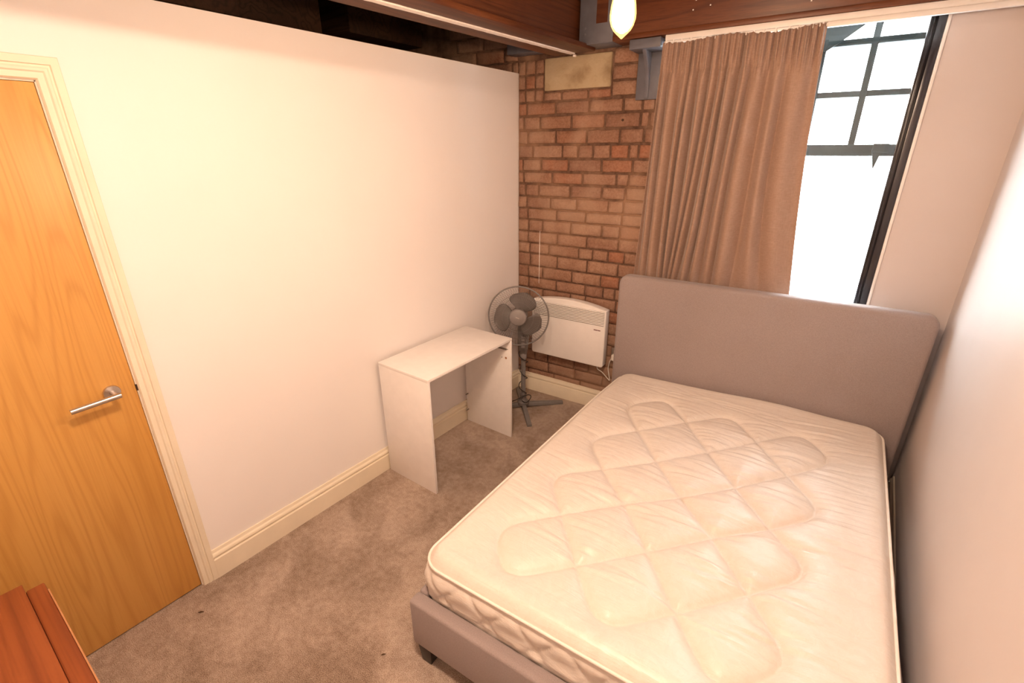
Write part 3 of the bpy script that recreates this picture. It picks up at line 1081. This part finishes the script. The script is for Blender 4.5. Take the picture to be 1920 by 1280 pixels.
# --- pedestal fan
def build_fan():
    cx, cy = .245, -.275
    t = thing('pedestal_fan', 'grey pedestal fan with three blades standing between the desk and the heater', 'fan', (cx, cy, 0))
    d1 = Vector((.70, .72, 0)).normalized()
    d2 = Vector((.70, -.72, 0)).normalized()
    for d, ln in ((d1, .305), (-d1, .27), (d2, .285), (-d2, .27)):
        side = Vector((-d.y, d.x, 0))
        a = Vector((cx, cy, 0)) + d * .01
        b = Vector((cx, cy, 0)) + d * ln
        w = .019
        lg = MB()
        P = []
        for q, z0, z1, ww in ((a, .012, .042, w), (b, .0, .024, w * .92)):
            P += [q + side * ww + Vector((0, 0, z0)), q - side * ww + Vector((0, 0, z0)), q - side * ww * .8 + Vector((0, 0, z1)), q + side * ww * .8 + Vector((0, 0, z1))]
        lg.add(P, [(0, 1, 2, 3), (7, 6, 5, 4), (0, 4, 5, 1), (1, 5, 6, 2), (2, 6, 7, 3), (3, 7, 4, 0)])
        part(t, lg, 'base_leg', M['fan_grey'], bevel=.003)
    part(t, MB().lathe([(.045, .030), (.045, .050), (.032, .062), (.024, .075), (.022, .11)], 24, (cx, cy, 0)), 'base_collar', M['fan_dark'], smooth=True)
    part(t, MB().lathe([(.0165, .05), (.0165, .44)], 20, (cx, cy, 0)), 'pole', M['fan_grey'], smooth=True)
    part(t, MB().lathe([(.020, .395), (.023, .402), (.023, .432), (.018, .445)], 20, (cx, cy, 0)), 'height_clamp', M['fan_mid'], smooth=True)
    face = Vector((.47, -.88, .06)).normalized()
    # control housing, flat in front, widening upwards
    hm = MB()
    rings = [(.436, .025, .023), (.47, .031, .027), (.55, .038, .032), (.62, .042, .036), (.69, .036, .034)]
    n = 16
    fr = Vector((face.x, face.y, 0)).normalized()
    sd = Vector((-fr.y, fr.x, 0))
    vv, ff = [], []
    for z, wx, wy in rings:
        for j in range(n):
            a = 2 * math.pi * j / n
            ca, sa = math.cos(a), math.sin(a)
            e = .75
            px = math.copysign(abs(ca) ** e, ca) * wx
            py = math.copysign(abs(sa) ** e, sa) * wy
            q = Vector((cx, cy, z)) + sd * px + fr * (py - .004)
            vv.append(q)
    for i in range(len(rings) - 1):
        for j in range(n):
            j2 = (j + 1) % n
            ff.append((i * n + j, i * n + j2, (i + 1) * n + j2, (i + 1) * n + j))
    ff += [tuple(range(n))[::-1], tuple(range((len(rings) - 1) * n, len(rings) * n))]
    hm.add(vv, ff)
    hs = part(t, hm, 'control_housing', M['fan_dark'], smooth=True, angle=1.2)
    for z in (.50, .525, .55, .575):
        c = Vector((cx, cy, z)) + fr * (.030 + (z - .5) * .05)
        bt = MB()
        P = [c + sd * a + fr * b + Vector((0, 0, d)) for a in (-.012, .012) for b in (-.012, .004) for d in (-.008, .008)]
        bt.add(P, [(0, 1, 3, 2), (4, 6, 7, 5), (0, 4, 5, 1), (2, 3, 7, 6), (0, 2, 6, 4), (1, 5, 7, 3)])
        part(hs, bt, 'push_button', M['fan_mid'], bevel=.001)
    # head: local frame with +Z along the facing direction
    hub = Vector((.285, -.400, .752))
    zx = Vector((0, 0, 1)).cross(face).normalized()
    zy = face.cross(zx)
    R = Matrix((zx, zy, face)).transposed().to_4x4()
    R.translation = hub
    X = lambda mb: mb.xform(R)
    part(t, X(MB().lathe([(.030, -.150), (.050, -.140), (.055, -.10), (.055, -.052), (.040, -.045)], 28)), 'motor_housing', M['fan_dark'], smooth=True)
    nk = MB().tube([(cx, cy, .66), (cx, cy, .70), tuple(hub - face * .10)], [.024, .022, .026], 14)
    part(t, nk, 'tilt_neck', M['fan_dark'], smooth=True, angle=1.2)
    cap = part(t, X(MB().lathe([(.055, -.028), (.060, -.004), (.058, .006), (.048, .0125), (.004, .016)], 32)), 'hub_cap', M['fan_mid'], smooth=True, angle=1.0)
    mk = MB()
    for k in range(5):
        mk.box(-.013 + k * .0052, -.0095 + k * .0052, -.0025, .0025, .0135, .0165)
    mk.xform(Matrix.Rotation(-.35, 4, 'Z'))
    part(cap, X(mk), 'brand_mark', M['fan_print'], label='tiny pale maker\'s mark')
    # three blades: broad rounded paddles
    for k in range(3):
        a0 = math.radians((64, 178, 318)[k])
        bl = MB()
        nr, na = 12, 12
        vv, ff = [], []
        for i in range(nr + 1):
            fr_ = i / nr
            r = .045 + .125 * fr_
            half = math.radians(30 + 16 * math.sin(math.pi * min(1, fr_ * .95))) * (1 if fr_ < .72 else math.sqrt(max(0.03, 1 - ((fr_ - .72) / .285) ** 2)))
            for j in range(na + 1):
                f2 = j / na * 2 - 1
                an = a0 + f2 * half + .22 * fr_
                vv.append((r * math.cos(an), r * math.sin(an), -.030 + .022 * f2 * (1 - .35 * fr_)))
        for i in range(nr):
            for j in range(na):
                p = i * (na + 1) + j
                ff.append((p, p + 1, p + na + 2, p + na + 1))
        bl.add(vv, ff)
        o = part(t, X(bl), 'blade', M['fan_dark'], smooth=True, angle=3)
        md = o.modifiers.new('thickness', 'SOLIDIFY')
        md.thickness = .0025
    # guards
    RC = .204

    def ring(r, z, th, n=64):
        return [(r * math.cos(2 * math.pi * i / n), r * math.sin(2 * math.pi * i / n), z) for i in range(n)]
    part(t, X(MB().tube(ring(RC, -.028, 0), .0052, 8, True)), 'guard_rim', M['fan_grey'], smooth=True, angle=2)
    for nm, zc, zr, inner in (('front_guard', .008, -.022, .056), ('rear_guard', -.085, -.034, .050)):
        g = MB()
        nw = 72
        for k in range(nw):
            a = 2 * math.pi * k / nw
            tw = .0 if nm == 'front_guard' else .25
            pts = []
            for i in range(7):
                f = i / 6
                r = inner + (RC - inner) * f
                z = zc + (zr - zc) * (f ** 3.2 if nm == 'front_guard' else f ** 2)
                pts.append((r * math.cos(a + tw * f), r * math.sin(a + tw * f), z))
            g.tube(pts, .00062, 4)
        for r in ((.105, .150) if nm == 'front_guard' else (.12,)):
            f = (r - inner) / (RC - inner)
            z = zc + (zr - zc) * (f ** 3.2 if nm == 'front_guard' else f ** 2)
            g.tube(ring(r, z + .001, 0), .0009, 5, True)
        g = part(t, X(g), nm, M['fan_grey'], smooth=True, angle=3, label='fine grey wire guard')
    # cable wound down the pole, loose loop at the base
    pts = []
    for i in range(70):
        f = i / 69
        z = .47 - .41 * f
        a = 2.0 + f * 2 * math.pi * 3.2
        r = .0205 + .012 * abs(math.sin(f * 7))
        if z > .39:
            r = .033
        pts.append((cx + r * math.cos(a), cy + r * math.sin(a), z))
    pts += [(cx + .05, cy - .05, .075), (cx + .085, cy - .055, .10), (cx + .09, cy - .03, .13), (cx + .05, cy - .02, .125), (cx - .02, cy - .06, .08), (cx - .07, cy - .075, .05), (cx - .13, cy - .06, .012), (cx - .15, cy - .0, .006)]
    cu = []
    P = [Vector(p) for p in pts]
    for i in range(len(P) - 1):
        p0, p1, p2, p3 = P[max(i - 1, 0)], P[i], P[i + 1], P[min(i + 2, len(P) - 1)]
        for s in range(3):
            q = s / 3
            cu.append(.5 * ((2 * p1) + (p2 - p0) * q + (2 * p0 - 5 * p1 + 4 * p2 - p3) * q * q + (3 * p1 - p0 - 3 * p2 + p3) * q ** 3))
    cu.append(P[-1])
    part(t, MB().tube(cu, .0032, 6), 'power_cable', M['black_cable'], smooth=True, label='black cable wound around the pole')


# --- panel heater and socket
def spline(P, k=6):
    P = [Vector(p) for p in P]
    out = []
    for i in range(len(P) - 1):
        p0, p1, p2, p3 = P[max(i - 1, 0)], P[i], P[i + 1], P[min(i + 2, len(P) - 1)]
        for s in range(k):
            q = s / k
            out.append(.5 * ((2 * p1) + (p2 - p0) * q + (2 * p0 - 5 * p1 + 4 * p2 - p3) * q * q + (3 * p1 - p0 - 3 * p2 + p3) * q ** 3))
    out.append(P[-1])
    return out


def build_heater():
    t = thing('panel_heater', 'white electric panel heater with arched top fixed to the brick wall', 'heater', (.465, -.05, .37), A)
    s0, s1, z0, zc, rise = .180, .754, .372, .787, .036
    top = [(s1 - (s1 - s0) * i / 16, zc + rise * (1 - (2 * i / 16 - 1) ** 2)) for i in range(17)]
    r = .014
    pl = [(s0 + r, z0), (s1 - r, z0), (s1 - r * .3, z0 + r * .3), (s1, z0 + r)] + top + [(s0, z0 + r), (s0 + r * .3, z0 + r * .3)]
    part(t, MB().prism(pl, -.092, -.030, 'y'), 'body', M['white_enamel'], bevel=.006, seg=3, angle=.9)
    # louvre grille near the top: a grey sheet paints the slots' shade behind separate slats
    part(t, MB().box(s0 + .012, s1 - .012, -.0935, -.0915, .679, .781), 'slot_shade_sheet', M['shadow_gap'])
    for k in range(9):
        z = .684 + k * .0112
        part(t, MB().box(s0 + .010, s1 - .010, -.0985, -.0925, z, z + .0068), 'slat', M['white_enamel'], bevel=.0012)
    mk = MB()
    x = .672
    for w in (.006, .004, .006, .003, .005, .0, .006, .005, .004):
        if w:
            mk.box(x, x + w, -.0932, -.0915, .6405, .6475)
        x += w + .0012
    part(t, mk, 'brand_mark', M['red_mark'], label='tiny dark red maker\'s mark')
    part(t, MB().box(.26, .31, -.03, -.005, .42, .74), 'wall_bracket', M['screw'])
    part(t, MB().box(.62, .67, -.03, -.005, .42, .74), 'wall_bracket', M['screw'])
    cb = spline([(.70, -.06, .374), (.705, -.055, .34), (.735, -.04, .315), (.775, -.03, .272), (.790, -.028, .262), (.782, -.026, .30), (.772, -.024, .35), (.782, -.026, .41), (.797, -.034, .438), (.812, -.05, .43)])
    part(t, MB().tube(cb, .0034, 8), 'power_cable', M['white_cable'], smooth=True, label='white cable looping to the socket')
    k = thing('wall_socket', 'grey metal wall socket half hidden behind the headboard edge', 'socket', (.85, -.015, .40), A)
    part(k, MB().box(.785, .925, -.022, -.007, .428, .512), 'face_plate', M['steel'], bevel=.003)
    part(k, MB().box(.797, .845, -.055, -.022, .425, .470), 'plug', M['white_cable'], bevel=.006)


# --- cherry chest at the lower left
def build_chest():
    t = thing('chest', 'reddish cherry laminate chest top in front of the door, at the lower left corner', 'chest', (.95, -3.12, 0))
    x0, x1 = .505, 1.38
    part(t, MB().box(x0 + .012, x1 - .012, YB + .03, -2.862, .05, .735), 'body', M['cherry'], bevel=.002)
    part(t, MB().box(x0 - .022, x1, YB + .03, -2.8775, .735, .757), 'top_board', M['cherry'], bevel=.002)
    fr = part(t, MB().box(x0, x1, -2.8775, -2.841, .715, .748), 'front_ledge', M['cherry'], bevel=.004)
    part(fr, MB().box(x0 + .04, x1, -2.8415, -2.8385, .742, .749), 'edge_banding', M['cherry_edge'], label='pale worn edge strip')
    for k in range(3):
        z0 = .07 + k * .215
        d = part(t, MB().box(x0 + .02, x1 - .02, -2.862, -2.846, z0, z0 + .205), 'drawer_front', M['cherry'], bevel=.002)
        part(d, MB().lathe([(.008, 0), (.008, .012), (.014, .018), (.012, .026)], 14).xform(Matrix.Translation(((x0 + x1) / 2, -2.846, z0 + .10)) @ Matrix.Rotation(-math.pi / 2, 4, 'X')), 'knob', M['steel'], smooth=True)
    for x in (x0 + .03, x1 - .07):
        for y in (YB + .05, -2.91):
            part(t, MB().box(x, x + .04, y, y + .04, 0, .05), 'foot', M['black_foot'])


def build_debris():
    for x, y, k, lab in ((.143, -2.48, 1.0, 'dark brown scrap lying on the carpet by the door frame'), (.905, -2.148, .8, 'small brown scrap on the carpet beside the bed foot')):
        t = thing('carpet_scrap', lab, 'scrap', (x, y, 0))
        part(t, MB().tube([(x - .006 * k, y - .008 * k, .003), (x, y, .005), (x + .007 * k, y + .009 * k, .003)], [.0012, .0035 * k, .001], 6), 'fibre', M['debris'], smooth=True)


wb = build_shell()
build_bricks(wb)
build_skirting()
build_door()
build_window()
build_beams()
build_bulb(1.4475, -1.5785, 2.050, 'glowing amber teardrop bulb hanging in front of the grey iron shoe')
build_ceiling_light(1.55, -2.45)
build_bed()
build_mattress()
build_curtain()
build_desk()
build_fan()
build_heater()
build_chest()
build_debris()
